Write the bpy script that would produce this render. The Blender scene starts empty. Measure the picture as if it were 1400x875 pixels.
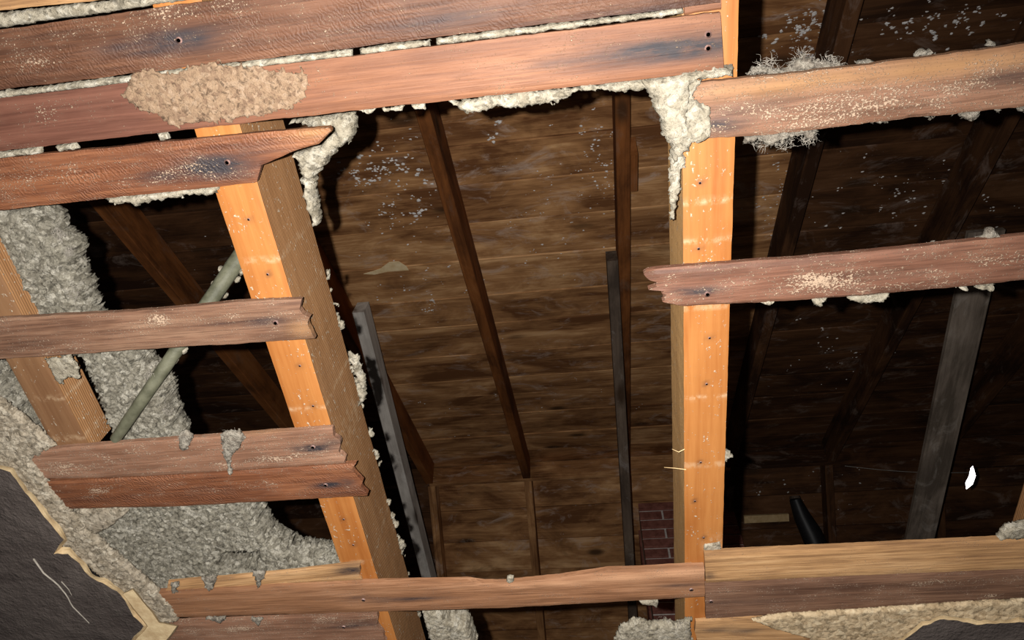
import bpy, math, random
import numpy as np
from mathutils import Vector, Matrix, noise
random.seed(7); rng = np.random.default_rng(7)
S = bpy.context.scene
col = S.collection

# ------------------------------------------------------------------ camera, world, flash, exposure
F_PX, CX, CY = 980.0, 700.0, 437.5
M = np.array([[0.9912121906874899, 0.07748891599506404, 0.10720942556705133],
              [0.12014540881760369, -0.8664807775837468, -0.4845370396759326],
              [0.055348656465700106, 0.4931597408302662, -0.8681762472284452]])
u_, s_, v_ = np.linalg.svd(M); M = u_ @ v_
BASE = 2.44            # underside of the joists
H = 0.66               # camera below the joists
CAM = np.array([0, 0, BASE - H])
cd = bpy.data.cameras.new('camera'); cam = bpy.data.objects.new('camera', cd); col.objects.link(cam)
cd.sensor_width = 36; cd.lens = F_PX / 1400 * 36; cd.clip_start = .01
mw = Matrix.Identity(4)
for i in range(3):
    for j in range(3): mw[i][j] = M[i][j]
    mw[i][3] = CAM[i]
cam.matrix_world = mw
S.camera = cam

w = bpy.data.worlds.new('world'); S.world = w; w.use_nodes = True
w.node_tree.nodes['Background'].inputs[0].default_value = (.9, .8, .75, 1)
w.node_tree.nodes['Background'].inputs[1].default_value = .012

ld = bpy.data.lights.new('camera_flash', 'SPOT'); fl = bpy.data.objects.new('camera_flash', ld); col.objects.link(fl)
ld.energy = 112; ld.color = (1, .97, .93); ld.shadow_soft_size = .0035
ld.spot_size = math.radians(150); ld.spot_blend = 1.0
fm = mw.copy()
off = M @ np.array([-.030, .009, 0])
for i in range(3): fm[i][3] = CAM[i] + off[i]
fl.matrix_world = fm @ Matrix.Rotation(math.radians(6), 4, 'Y') @ Matrix.Rotation(math.radians(-13), 4, 'X')

S.view_settings.view_transform = 'Standard'; S.view_settings.look = 'None'
S.view_settings.gamma = 1; S.view_settings.exposure = 0.2

# ------------------------------------------------------------------ helpers
def ray(px, py): return M @ np.array([px - CX, -(py - CY), -F_PX])
def P(px, py, z):
    """point where the sight line meets the horizontal plane z above the joist undersides"""
    v = ray(px, py); v = v * ((H + z) / v[2]); return np.array([v[0], v[1], BASE + z])
PXM = .745 / 980
def proj(p):
    q = M.T @ (np.asarray(p) - CAM); return (CX + F_PX * q[0] / -q[2], CY - F_PX * q[1] / -q[2])

def N3(x, y, z, s): return noise.noise((x * s, y * s, z * s))

def tag(o, label=None, cat=None, group=None, kind=None):
    if label: o['label'] = label
    if cat: o['category'] = cat
    if group: o['group'] = group
    if kind: o['kind'] = kind
    return o

def mesh_obj(name, verts, faces, mats, parent=None, origin=None, rot=0.0, smooth=True, mi=None, sharp=None):
    """verts in world; stored about origin turned by rot about z"""
    v = np.asarray(verts, float)
    if origin is None: origin = v.mean(0)
    c, s = math.cos(-rot), math.sin(-rot)
    q = v - origin
    q = np.stack([q[:, 0] * c - q[:, 1] * s, q[:, 0] * s + q[:, 1] * c, q[:, 2]], 1)
    me = bpy.data.meshes.new(name); me.from_pydata(q.tolist(), [], [tuple(int(k) for k in f) for f in faces])
    if not isinstance(mats, (list, tuple)): mats = [mats]
    for m in mats: me.materials.append(m)
    if mi is not None: me.polygons.foreach_set('material_index', mi)
    if smooth:
        me.shade_smooth()
        if sharp: me.set_sharp_from_angle(angle=math.radians(sharp))
    me.update()
    o = bpy.data.objects.new(name, me); col.objects.link(o)
    m = Matrix.Translation(Vector(origin)) @ Matrix.Rotation(rot, 4, 'Z')
    if parent is not None:
        o.parent = parent; o.matrix_parent_inverse = Matrix.Identity(4)
        o.matrix_basis = parent_world(parent).inverted() @ m
    else: o.matrix_basis = m
    o['_'] = 0; del o['_']
    return o
def parent_world(o):
    return (parent_world(o.parent) @ o.matrix_basis) if o.parent else o.matrix_basis.copy()

# ------------------------------------------------------------------ materials
NEAR = .76
def sc3(*cs): return [tuple(x * NEAR for x in c) for c in cs]
class NT:
    def __init__(s, name):
        s.m = bpy.data.materials.new(name); s.m.use_nodes = True; s.t = s.m.node_tree
        s.b = s.t.nodes['Principled BSDF']; s.b.inputs['Specular IOR Level'].default_value = .25
    def n(s, ty, **k):
        x = s.t.nodes.new(ty)
        for a, b in k.items(): setattr(x, a, b)
        return x
    def l(s, a, b): s.t.links.new(a, b)
    def val(s, sock, v):
        if hasattr(v, 'is_linked') or hasattr(v, 'links'): s.l(v, sock)
        else: sock.default_value = v
    def math(s, op, a, b=0.0, clamp=False):
        x = s.n('ShaderNodeMath', operation=op); x.use_clamp = clamp
        s.val(x.inputs[0], a); s.val(x.inputs[1], b); return x.outputs[0]
    def mix(s, f, a, b, mode='MIX'):
        x = s.n('ShaderNodeMix', data_type='RGBA', blend_type=mode)
        s.val(x.inputs[0], f)
        for q, v in ((6, a), (7, b)):
            s.val(x.inputs[q], (*v, 1) if isinstance(v, tuple) and len(v) == 3 else v)
        return x.outputs[2]
    def noise(s, vec, sc, det=4, rough=.55, dist=0):
        x = s.n('ShaderNodeTexNoise'); s.l(vec, x.inputs['Vector']); x.inputs['Scale'].default_value = sc
        x.inputs['Detail'].default_value = det; x.inputs['Roughness'].default_value = rough; x.inputs['Distortion'].default_value = dist
        return x.outputs['Fac']
    def mapr(s, v, a, b, c=0, d=1, smooth=False):
        x = s.n('ShaderNodeMapRange'); x.clamp = True
        if smooth: x.interpolation_type = 'SMOOTHSTEP'
        s.val(x.inputs[0], v)
        for i, k in enumerate((a, b, c, d)): x.inputs[i + 1].default_value = k
        return x.outputs[0]
    def coords(s, scale=(1, 1, 1), rnd=True, rotz=0.0):
        tc = s.n('ShaderNodeTexCoord'); v = tc.outputs['Object']
        if rnd:
            oi = s.n('ShaderNodeObjectInfo'); a = s.n('ShaderNodeVectorMath', operation='ADD')
            mu = s.math('MULTIPLY', oi.outputs['Random'], 37.0)
            cb = s.n('ShaderNodeCombineXYZ'); s.l(mu, cb.inputs[0]); s.l(mu, cb.inputs[1]); s.l(mu, cb.inputs[2])
            s.l(v, a.inputs[0]); s.l(cb.outputs[0], a.inputs[1]); v = a.outputs[0]
        mp = s.n('ShaderNodeMapping'); s.l(v, mp.inputs[0]); mp.inputs['Scale'].default_value = scale
        mp.inputs['Rotation'].default_value = (0, 0, rotz)
        return mp.outputs[0]
    def bump(s, h, st, dist=.002, prev=None):
        b = s.n('ShaderNodeBump'); b.inputs['Strength'].default_value = st; b.inputs['Distance'].default_value = dist
        s.l(h, b.inputs['Height'])
        if prev is not None: s.l(prev, b.inputs['Normal'])
        return b.outputs[0]

def lath_mat(name, dark, mid, light, dust=.5, saw=0.0, tan=(.32, .17, .07), rough=.62, dustc=(.40, .29, .20)):
    dark, mid, light, tan, dustc = sc3(dark, mid, light, tan, dustc)
    k = NT(name)
    g = k.noise(k.coords((5, 170, 170)), 1.0, 7, .68, .4)
    g2 = k.noise(k.coords((22, 520, 520)), 1.0, 3, .6)
    big = k.noise(k.coords((7, 22, 22)), 1.0, 3, .5)
    f = k.mapr(k.math('ADD', k.math('MULTIPLY', g, .7), k.math('MULTIPLY', big, .5)), .42, .80)
    c = k.mix(k.mapr(f, 0, .5), dark, mid); c = k.mix(k.mapr(f, .5, 1), c, light)
    c = k.mix(k.mapr(g2, .46, .66, 0, .6), c, dark)
    at = k.n('ShaderNodeAttribute'); at.attribute_name = 'mk'
    sp = k.n('ShaderNodeSeparateColor'); k.l(at.outputs['Color'], sp.inputs[0])
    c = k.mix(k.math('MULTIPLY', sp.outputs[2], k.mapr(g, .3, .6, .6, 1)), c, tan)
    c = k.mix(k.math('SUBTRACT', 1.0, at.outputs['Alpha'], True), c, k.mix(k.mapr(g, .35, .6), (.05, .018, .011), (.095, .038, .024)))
    # stain round the nails, streaked along the grain
    st = k.math('MULTIPLY', sp.outputs[0], k.mapr(k.noise(k.coords((30, 120, 120)), 1.0, 5, .7), .3, .6, .7, 1.6), True)
    c = k.mix(st, c, (.017, .014, .016))
    # plaster dust caught on the rough face
    fine = k.noise(k.coords((480, 620, 620), True), 1.0, 3, .6)
    blot = k.noise(k.coords((30, 75, 75)), 1.0, 4, .65)
    th = k.math('SUBTRACT', fine, k.math('MULTIPLY', k.math('SUBTRACT', blot, .5), -.55))
    th = k.math('ADD', th, k.math('MULTIPLY', sp.outputs[1], .28))
    d = k.mapr(th, .70 - .10 * dust, .80 - .10 * dust, 0, .85)
    c = k.mix(d, c, dustc)
    haze = k.mapr(blot, .45, .75, 0, .16 * dust)
    c = k.mix(haze, c, (.27, .165, .115))
    k.l(c, k.b.inputs['Base Color'])
    k.b.inputs['Roughness'].default_value = rough
    nb = k.bump(g, .5, .0016); nb = k.bump(g2, .45, .0006, nb); nb = k.bump(d, .8, .001, nb)
    if saw:
        wv = k.n('ShaderNodeTexWave'); k.l(k.coords((1, 1, 1), True, .75), wv.inputs[0]); wv.inputs['Scale'].default_value = 85
        wv.inputs['Distortion'].default_value = 14; wv.inputs['Detail'].default_value = 3; wv.inputs['Detail Scale'].default_value = 1.2
        msk = k.mapr(k.noise(k.coords((14, 40, 40)), 1.0, 3, .6), .42, .66, 0, 1)
        nb = k.bump(k.math('MULTIPLY', wv.outputs['Fac'], msk), saw, .0016, nb)
    k.l(nb, k.b.inputs['Normal'])
    return k.m

def joist_mat(name, a, b, lines=0.0, specks=.4):
    a, b = sc3(a, b)
    k = NT(name)
    g = k.noise(k.coords((9, 160, 160)), 1.0, 5, .6, .25)
    big = k.noise(k.coords((4, 26, 26)), 1.0, 3, .55, .6)
    c = k.mix(k.mapr(k.math('ADD', k.math('MULTIPLY', g, .5), k.math('MULTIPLY', big, .6)), .40, .68), a, b)
    at = k.n('ShaderNodeAttribute'); at.attribute_name = 'mk'
    sp = k.n('ShaderNodeSeparateColor'); k.l(at.outputs['Color'], sp.inputs[0])
    dusty = k.noise(k.coords((60, 90, 90)), 1.0, 4, .7)
    c = k.mix(k.math('MULTIPLY', sp.outputs[2], k.mapr(dusty, .45, .62, 0, .75), True), c, (.36, .26, .16))
    c = k.mix(k.math('MULTIPLY', sp.outputs[0], 1.0, True), c, (.05, .022, .012))
    sp2 = k.noise(k.coords((230, 300, 300)), 1.0, 3, .5)
    bl = k.noise(k.coords((25, 40, 40)), 1.0, 3, .6)
    d = k.mapr(k.math('ADD', sp2, k.math('MULTIPLY', bl, .35)), .86 - .05 * specks, .93 - .05 * specks, 0, .8)
    c = k.mix(d, c, (.33, .28, .21))
    nb = k.bump(g, .25, .001); nb = k.bump(d, .6, .001, nb)
    if lines:
        wv = k.n('ShaderNodeTexWave'); wv.bands_direction = 'Z'
        k.l(k.coords((1, 1, 1), False), wv.inputs[0]); wv.inputs['Scale'].default_value = 95
        wv.inputs['Distortion'].default_value = 1.2; wv.inputs['Detail'].default_value = 1; wv.inputs['Detail Scale'].default_value = .5
        c = k.mix(k.mapr(wv.outputs['Fac'], .4, 1, 0, lines), c, (.05, .026, .012))
        nb = k.bump(wv.outputs['Fac'], .35, .0008, nb)
    k.l(c, k.b.inputs['Base Color']); k.b.inputs['Roughness'].default_value = .55
    k.l(nb, k.b.inputs['Normal'])
    return k.m

def plank_mat(name, dark, mid, light, pale, gain=1.0):
    k = NT(name)
    oi = k.n('ShaderNodeObjectInfo')
    g = k.noise(k.coords((2.2, 55, 55)), 1.0, 7, .70, 1.0)
    big = k.noise(k.coords((2.6, 7, 7)), 1.0, 5, .62, .6)
    f = k.math('ADD', k.math('MULTIPLY', g, .45), k.math('MULTIPLY', k.mapr(big, .30, .70), .42))
    f = k.math('ADD', f, .04)
    f = k.math('ADD', f, k.mapr(oi.outputs['Random'], 0, 1, -.06, .08))
    c = k.mix(k.mapr(f, .34, .55), dark, mid); c = k.mix(k.mapr(f, .55, .78), c, light)
    # knots
    vo = k.n('ShaderNodeTexVoronoi'); k.l(k.coords((2.1, 5.2, 5.2)), vo.inputs['Vector']); vo.inputs['Scale'].default_value = 1
    c = k.mix(k.mapr(vo.outputs['Distance'], .04, .17, .85, 0, True), c, (.035, .017, .008))
    # water stains and grey bloom
    wsn = k.noise(k.coords((3.0, 7, 7)), 1.0, 5, .7, .5)
    c = k.mix(k.mapr(wsn, .56, .72, 0, .6), c, tuple(x * .35 for x in mid))
    bl = k.noise(k.coords((5, 9, 9)), 1.0, 5, .75, .8)
    c = k.mix(k.mapr(bl, .55, .72, 0, .5), c, pale)
    k.l(c, k.b.inputs['Base Color']); k.b.inputs['Roughness'].default_value = .8
    k.b.inputs['Specular IOR Level'].default_value = .15
    k.l(k.bump(g, .35, .004), k.b.inputs['Normal'])
    return k.m

def fluff_mat(name, a, b, c3, sc=1.0, bump=.9):
    a, b, c3 = sc3(a, b, c3)
    k = NT(name)
    v = k.coords((1, 1, 1))
    n1 = k.noise(v, 60 * sc, 5, .65); n2 = k.noise(v, 380 * sc, 4, .7)
    vo = k.n('ShaderNodeTexVoronoi'); k.l(v, vo.inputs['Vector']); vo.inputs['Scale'].default_value = 190 * sc
    cc = k.n('ShaderNodeSeparateColor'); k.l(vo.outputs['Color'], cc.inputs[0])
    f = k.math('ADD', k.math('MULTIPLY', n1, .5), k.math('ADD', k.math('MULTIPLY', n2, .4), k.math('MULTIPLY', cc.outputs[0], .28)))
    c = k.mix(k.mapr(f, .40, .62), a, b); c = k.mix(k.mapr(f, .62, .85), c, c3)
    n3 = k.noise(v, 150 * sc, 5, .75, .6)
    c = k.mix(k.mapr(n3, .36, .50, .75, 0), c, tuple(x * .30 for x in a))
    k.l(c, k.b.inputs['Base Color']); k.b.inputs['Roughness'].default_value = .95
    k.b.inputs['Specular IOR Level'].default_value = .08
    nb = k.bump(n3, bump, .004); nb = k.bump(n2, bump, .002, nb)
    k.l(nb, k.b.inputs['Normal'])
    return k.m

def flat_mat(name, a, b, sc=40, rough=.8, bump=.4, spec=.2, bd=.001, metal=0):
    k = NT(name); v = k.coords((1, 1, 1))
    n = k.noise(v, sc, 5, .65)
    k.l(k.mix(k.mapr(n, .35, .68), a, b), k.b.inputs['Base Color'])
    k.b.inputs['Roughness'].default_value = rough; k.b.inputs['Specular IOR Level'].default_value = spec; k.b.inputs['Metallic'].default_value = metal
    k.l(k.bump(k.noise(v, sc * 6, 4, .7), bump, bd), k.b.inputs['Normal'])
    return k.m

def ceiling_mat(name):
    k = NT(name); v = k.coords((1, 1, 1))
    n = k.noise(v, 14, 6, .7); f = k.noise(v, 220, 4, .7); sc = k.noise(k.coords((30, 8, 8), True, .5), 1.0, 5, .75, 1.0)
    c = k.mix(k.mapr(n, .35, .65), (.034, .026, .023), (.062, .050, .044))
    c = k.mix(k.mapr(sc, .58, .75, 0, .5), c, (.095, .080, .070))
    c = k.mix(k.mapr(f, .68, .78, 0, .5), c, (.12, .11, .10))
    k.l(c, k.b.inputs['Base Color']); k.b.inputs['Roughness'].default_value = .75; k.b.inputs['Specular IOR Level'].default_value = .2
    k.l(k.bump(f, .9, .002, k.bump(n, .9, .012)), k.b.inputs['Normal'])
    return k.m

WHITE = fluff_mat('plaster_fluff', (.20, .172, .125), (.31, .275, .21), (.42, .39, .325), .8, .7)
GREY = fluff_mat('grey_insulation', (.14, .125, .095), (.26, .238, .188), (.46, .43, .36), 1.0, 1.0)
CREAM = flat_mat('cream_plaster', (.34, .24, .13), (.50, .39, .23), 60, .9, .5)
CRUST = fluff_mat('buff_plaster_crust', (.16, .10, .065), (.24, .16, .10), (.30, .215, .15), 1.3, .6)
DULL = fluff_mat('dirty_plaster', (.19, .155, .11), (.33, .28, .21), (.48, .43, .34), .8, .8)
FIBER = flat_mat('wool_fibre', (.20, .18, .15), (.30, .27, .23), 80, .9, .2)
PAINT = ceiling_mat('dark_ceiling_face')
JB = joist_mat('joist_orange_underside', (.25, .082, .017), (.345, .140, .038), 0, .4)
JS = joist_mat('joist_brown_side', (.22, .105, .042), (.31, .16, .07), .35, .7)
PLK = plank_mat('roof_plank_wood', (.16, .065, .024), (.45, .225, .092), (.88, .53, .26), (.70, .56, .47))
PLKD = plank_mat('dimmed_roof_plank_wood', (.03, .012, .005), (.095, .040, .016), (.16, .075, .034), (.32, .24, .2))  # dimmer copy for the roof's sides: flash falloff painted into the wood colour
RAF = plank_mat('rafter_wood', (.09, .030, .009), (.22, .075, .020), (.32, .125, .04), (.2, .12, .08))
GTIE = plank_mat('grey_board_wood', (.4, .36, .32), (.62, .57, .51), (.75, .7, .64), (.8, .76, .7))
DTIE = plank_mat('dark_board_wood', (.05, .035, .026), (.12, .085, .062), (.2, .15, .11), (.4, .36, .34))
DTIE2 = plank_mat('weathered_board_wood', (.11, .085, .065), (.24, .19, .15), (.36, .30, .25), (.5, .45, .4))
FELT = flat_mat('roofing_felt', (.01, .009, .008), (.018, .015, .013), 20, .95)
NAILM = flat_mat('rusty_nail', (.05, .025, .02), (.22, .13, .11), 300, .5, .3, .5)

# ------------------------------------------------------------------ builders
def resample(pl, n):
    pl = np.asarray(pl, float); d = np.r_[0, np.cumsum(np.linalg.norm(np.diff(pl, axis=0), axis=1))]
    t = np.linspace(0, d[-1], n); return np.stack([np.interp(t, d, pl[:, i]) for i in range(pl.shape[1])], 1)

def strip(name, A, B, z0, z1, mats, n=None, m=10, edge=.0008, und=.0006, rnd=.0016, jag=(0, 0), parent=None,
          marks=(), seed=0, side_mat=False, endtaper=None, jagn=5.0):
    """a board whose underside lies between the world edge lines A and B; jag = torn ends (m)"""
    A = np.asarray(A, float)[:, :2]; B = np.asarray(B, float)[:, :2]
    L = np.linalg.norm(A[-1] - A[0])
    if n is None: n = max(12, int(L / .004))
    A = resample(A, n); B = resample(B, n)
    dirv = (A[-1] - A[0]) / L; perp = np.array([-dirv[1], dirv[0]])
    if (B.mean(0) - A.mean(0)) @ perp < 0: A, B = B, A
    vs = np.linspace(0, 1, m)
    so = seed * 13.7
    j0 = np.array([jag[0] * (N3(v * jagn, so, 1.3, 1) * 1.2 + .5 * N3(v * jagn * 3, so, 5.3, 1)) for v in vs])
    j1 = np.array([jag[1] * (N3(v * jagn, so, 8.3, 1) * 1.2 + .5 * N3(v * jagn * 3, so, 2.3, 1)) for v in vs])
    if endtaper is not None: j1 = j1 + np.array([endtaper(v) for v in vs])
    ea = np.array([edge * (N3(i * .11, so, 0, 1) + .6 * N3(i * .5, so, 3, 1)) for i in range(n)])
    eb = np.array([edge * (N3(i * .11, so, 9, 1) + .6 * N3(i * .5, so, 13, 1)) for i in range(n)])
    bot = np.zeros((n, m, 3)); top = np.zeros((n, m, 3))
    us = np.linspace(0, 1, n)
    for j, v in enumerate(vs):
        c = A * (1 - v) + B * v + perp * ((ea * (1 - v) + eb * v))[:, None]
        sh = j0[j] * np.clip(1 - us * 3, 0, 1) + j1[j] * np.clip((us - 2 / 3) * 3, 0, 1)
        c = c + dirv * sh[:, None]
        ed = min(v, 1 - v) * np.linalg.norm(B[0] - A[0])
        rz = rnd * max(0, 1 - ed / (rnd * 1.5)) ** 2
        bot[:, j, :2] = c; bot[:, j, 2] = BASE + z0 + rz
        for i in range(n):
            bot[i, j, 2] += und * (N3(c[i, 0] * 30, c[i, 1] * 90, so, 1) * .8 + .8 * abs(N3(c[i, 0] * 9, c[i, 1] * 200, so, 1)))
        top[:, j, :2] = c; top[:, j, 2] = BASE + z1
    V = np.concatenate([bot.reshape(-1, 3), top.reshape(-1, 3)]); T = n * m
    I = lambda i, j, t=0: t * T + i * m + j
    Fs = []; mi = []
    for i in range(n - 1):
        for j in range(m - 1):
            Fs.append((I(i, j), I(i, j + 1), I(i + 1, j + 1), I(i + 1, j))); mi.append(0)
            Fs.append((I(i, j, 1), I(i + 1, j, 1), I(i + 1, j + 1, 1), I(i, j + 1, 1))); mi.append(1 if side_mat else 0)
        Fs.append((I(i, 0), I(i + 1, 0), I(i + 1, 0, 1), I(i, 0, 1))); mi.append(1 if side_mat else 0)
        Fs.append((I(i, m - 1), I(i, m - 1, 1), I(i + 1, m - 1, 1), I(i + 1, m - 1))); mi.append(1 if side_mat else 0)
    for j in range(m - 1):
        Fs.append((I(0, j), I(0, j, 1), I(0, j + 1, 1), I(0, j + 1))); mi.append(0)
        Fs.append((I(n - 1, j), I(n - 1, j + 1), I(n - 1, j + 1, 1), I(n - 1, j, 1))); mi.append(0)
    mk = np.zeros((len(V), 4)); mk[:, 3] = 1
    for (ch, x, y, rx, ry, stg) in marks:
        q = V[:, :2] - np.array([x, y]); a = q @ dirv; b = q @ perp
        if ch == 3:
            nz = np.array([noise.noise((p[0] * 20, p[1] * 60, 3)) for p in V]) * .3
            mk[:, 3] = np.minimum(mk[:, 3], 1 - stg * np.clip(.5 - (a / rx) + nz, 0, 1)); continue
        mk[:, ch] = np.maximum(mk[:, ch], stg * np.exp(-((a / rx) ** 2 + (b / ry) ** 2)))
    org = V.mean(0)
    o = mesh_obj(name, V, Fs, mats, parent, org, math.atan2(dirv[1], dirv[0]), True, mi, 40)
    ca = o.data.color_attributes.new('mk', 'FLOAT_COLOR', 'POINT'); ca.data.foreach_set('color', mk.ravel())
    return o

def disc(name, c, r, h, mat, parent, n=10):
    """small domed nail head hanging below z"""
    V = []; Fs = []
    for rr, dz in ((r, 0), (r, -h * .6), (r * .6, -h)):
        for a in range(n): t = 2 * math.pi * a / n; V.append((c[0] + rr * math.cos(t), c[1] + rr * math.sin(t), c[2] + dz))
    for l in range(2):
        for a in range(n): b = (a + 1) % n; Fs.append((l * n + a, l * n + b, (l + 1) * n + b, (l + 1) * n + a))
    Fs.append(tuple(range(n))); Fs.append(tuple(reversed(range(2 * n, 3 * n))))
    return mesh_obj(name, V, Fs, mat, parent, np.array(c))

LZ = -.008   # underside of the laths
def lath(label, top, bot, mat, nails=(), stains=(), jag=(0, 0), seed=0, tans=(), dusts=(), darks=(), z0=LZ, z1=-.0004, taper=None, m=10, und=.0006, edge=.0009, jagn=5.0, name='ceiling_lath', rnd=.0016):
    A = [P(x, y, z0) for x, y in top]; B = [P(x, y, z0) for x, y in bot]
    mk = []
    for (x, y, rx, ry, s) in stains: p = P(x, y, z0); mk.append((0, p[0], p[1], rx * PXM, ry * PXM, s))
    for (x, y, rx, ry, s) in dusts: p = P(x, y, z0); mk.append((1, p[0], p[1], rx * PXM, ry * PXM, s))
    for (x, y, rx, ry, s) in tans: p = P(x, y, z0); mk.append((2, p[0], p[1], rx * PXM, ry * PXM, s))
    for (x, y, rx, s) in darks: p = P(x, y, z0); mk.append((3, p[0], p[1], rx * PXM, 1, s))
    o = strip(name, A, B, z0, z1, mat, m=m, jag=jag, seed=seed, marks=mk, endtaper=taper, und=und, edge=edge, jagn=jagn, rnd=rnd)
    tag(o, label, 'lath')
    for (x, y) in nails: disc('nail', P(x, y, z0 + .0002), .0030, .0012, NAILM, o)
    return o

def sdf_poly(X, Y, poly):
    d = np.full(X.shape, 1e9); inside = np.zeros(X.shape, bool); n = len(poly)
    gx = np.zeros(X.shape); gy = np.zeros(X.shape)
    for i in range(n):
        ax, ay = poly[i]; bx, by = poly[(i + 1) % n]
        ex, ey = bx - ax, by - ay; wx, wy = X - ax, Y - ay
        t = np.clip((wx * ex + wy * ey) / (ex * ex + ey * ey + 1e-12), 0, 1)
        dx, dy = wx - ex * t, wy - ey * t; dd = np.hypot(dx, dy); m = dd < d
        d = np.where(m, dd, d)
        c = ((ay > Y) != (by > Y)); xi = (bx - ax) * (Y - ay) / ((by - ay) + 1e-12) + ax
        inside ^= (c & (X < xi))
    return np.where(inside, d, -d)

def clump_one(name, label, polys, z0, th, mat, amp=.004, lump=.008, jag=.003, rnd=.008, step=.0020, holes=(), seed=0, cat='insulation', kind=None, parent=None, group=None, tilt=None):
    """lumpy slab of fluff or plaster; polys traced on the plane z0, lumps hang below"""
    if not isinstance(polys[0][0], (tuple, list)): polys = [polys]
    W = [np.array([P(x, y, z0)[:2] for x, y in pl]) for pl in polys]
    Hs = [np.array([P(x, y, z0)[:2] for x, y in pl]) for pl in holes]
    allp = np.concatenate(W); lo = allp.min(0) - .008; hi = allp.max(0) + .008
    xs = np.arange(lo[0], hi[0], step); ys = np.arange(lo[1], hi[1], step)
    X, Y = np.meshgrid(xs, ys, indexing='ij')
    d = np.full(X.shape, -1e9)
    for pl in W: d = np.maximum(d, sdf_poly(X, Y, pl))
    for pl in Hs: d = np.minimum(d, -sdf_poly(X, Y, pl))
    near = d > -.014
    nn = np.zeros(X.shape); hh = np.zeros(X.shape)
    idx = np.argwhere(near)
    so = seed * 7.1
    for i, j in idx:
        x, y = X[i, j], Y[i, j]
        wx = .0030 * noise.noise((x * 160, y * 160, so + 21)); wy = .0030 * noise.noise((x * 160, y * 160, so + 31))
        nn[i, j] = .7 * noise.noise((x * 90, y * 90, so)) + .8 * abs(noise.noise((x * 230, y * 230, so + 3))) * 2 - .5 + .5 * noise.noise((x * 480, y * 480, so + 5)) + .35 * noise.noise((x * 30, y * 30, so))
        vd = noise.voronoi(((x + wx) / lump * 1.15, (y + wy) / lump * 1.15, so))[0]
        vd2 = noise.voronoi(((x - wy) / lump * 2.7, (y + wx) / lump * 2.7, so + 4))[0]
        hh[i, j] = min(1, (vd[1] - vd[0]) * 1.4) * .40 + min(1, (vd2[1] - vd2[0]) * 1.5) * .28 + .35 * noise.noise((x * 28, y * 28, so + 9)) + .55 * noise.noise((x * 210, y * 210, so)) + .35 * noise.noise((x * 480, y * 480, so))
    d = d + jag * nn
    gx, gy = np.gradient(d, step); gl = np.hypot(gx, gy) + 1e-6; gx /= gl; gy /= gl; gl = np.clip(gl, .5, 3)
    inn = d > 0
    cell = inn[:-1, :-1] | inn[1:, :-1] | inn[:-1, 1:] | inn[1:, 1:]
    use = np.zeros(X.shape, bool)
    use[:-1, :-1] |= cell; use[1:, :-1] |= cell; use[:-1, 1:] |= cell; use[1:, 1:] |= cell
    out = use & ~inn
    px = np.where(out, X - gx * np.clip(d / gl, -step * 1.3, 0), X); py = np.where(out, Y - gy * np.clip(d / gl, -step * 1.3, 0), Y)
    e = np.clip(d / rnd, 0, 1); pro = np.sqrt(np.clip(1 - (1 - e) ** 2, 0, 1))
    zb = BASE + z0 + th * .55 * (1 - pro) - amp * hh * (0.25 + .75 * pro)
    if tilt: zb = zb + tilt(px, py)
    zt = BASE + z0 + th - th * .35 * (1 - pro) + 0 * zb
    if tilt: zt = zt + tilt(px, py)
    zt = np.maximum(zt, zb + .0008)
    idm = -np.ones(X.shape, int); pts = np.argwhere(use); idm[use] = np.arange(len(pts)); N = len(pts)
    V = np.concatenate([np.stack([px[use], py[use], zb[use]], 1), np.stack([px[use], py[use], zt[use]], 1)])
    a = idm[:-1, :-1][cell]; b = idm[1:, :-1][cell]; c = idm[1:, 1:][cell]; dd = idm[:-1, 1:][cell]
    Fs = [tuple(r) for r in np.stack([a, dd, c, b], 1).tolist()] + [tuple(r) for r in (np.stack([a, b, c, dd], 1) + N).tolist()]
    from collections import Counter
    edges = {}
    for r in np.stack([a, dd, c, b], 1).tolist():
        for q in range(4):
            e0, e1 = r[q], r[(q + 1) % 4]
            if (e1, e0) in edges: del edges[(e1, e0)]
            else: edges[(e0, e1)] = 1
    for e0, e1 in edges: Fs.append((e1, e0, e0 + N, e1 + N))
    o = mesh_obj(name, V, Fs, mat, parent)
    if parent is None: tag(o, label, cat, group, kind)
    elif kind: o['kind'] = kind
    return o

ORD = ['leftmost', 'second from left', 'third from left', 'fourth from left', 'fifth from left', 'sixth from left']
def clump(name, label, polys, *a, **k):
    if not isinstance(polys[0][0], (tuple, list)) or len(polys) == 1 or k.get('kind'): return clump_one(name, label, polys, *a, **k)
    order = sorted(range(len(polys)), key=lambda i: min(p[0] for p in polys[i]))
    for q, i in enumerate(order):
        o = clump_one(name, ORD[q] + ' of the ' + label, polys[i], *a, **k); o['group'] = label
    return o

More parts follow.
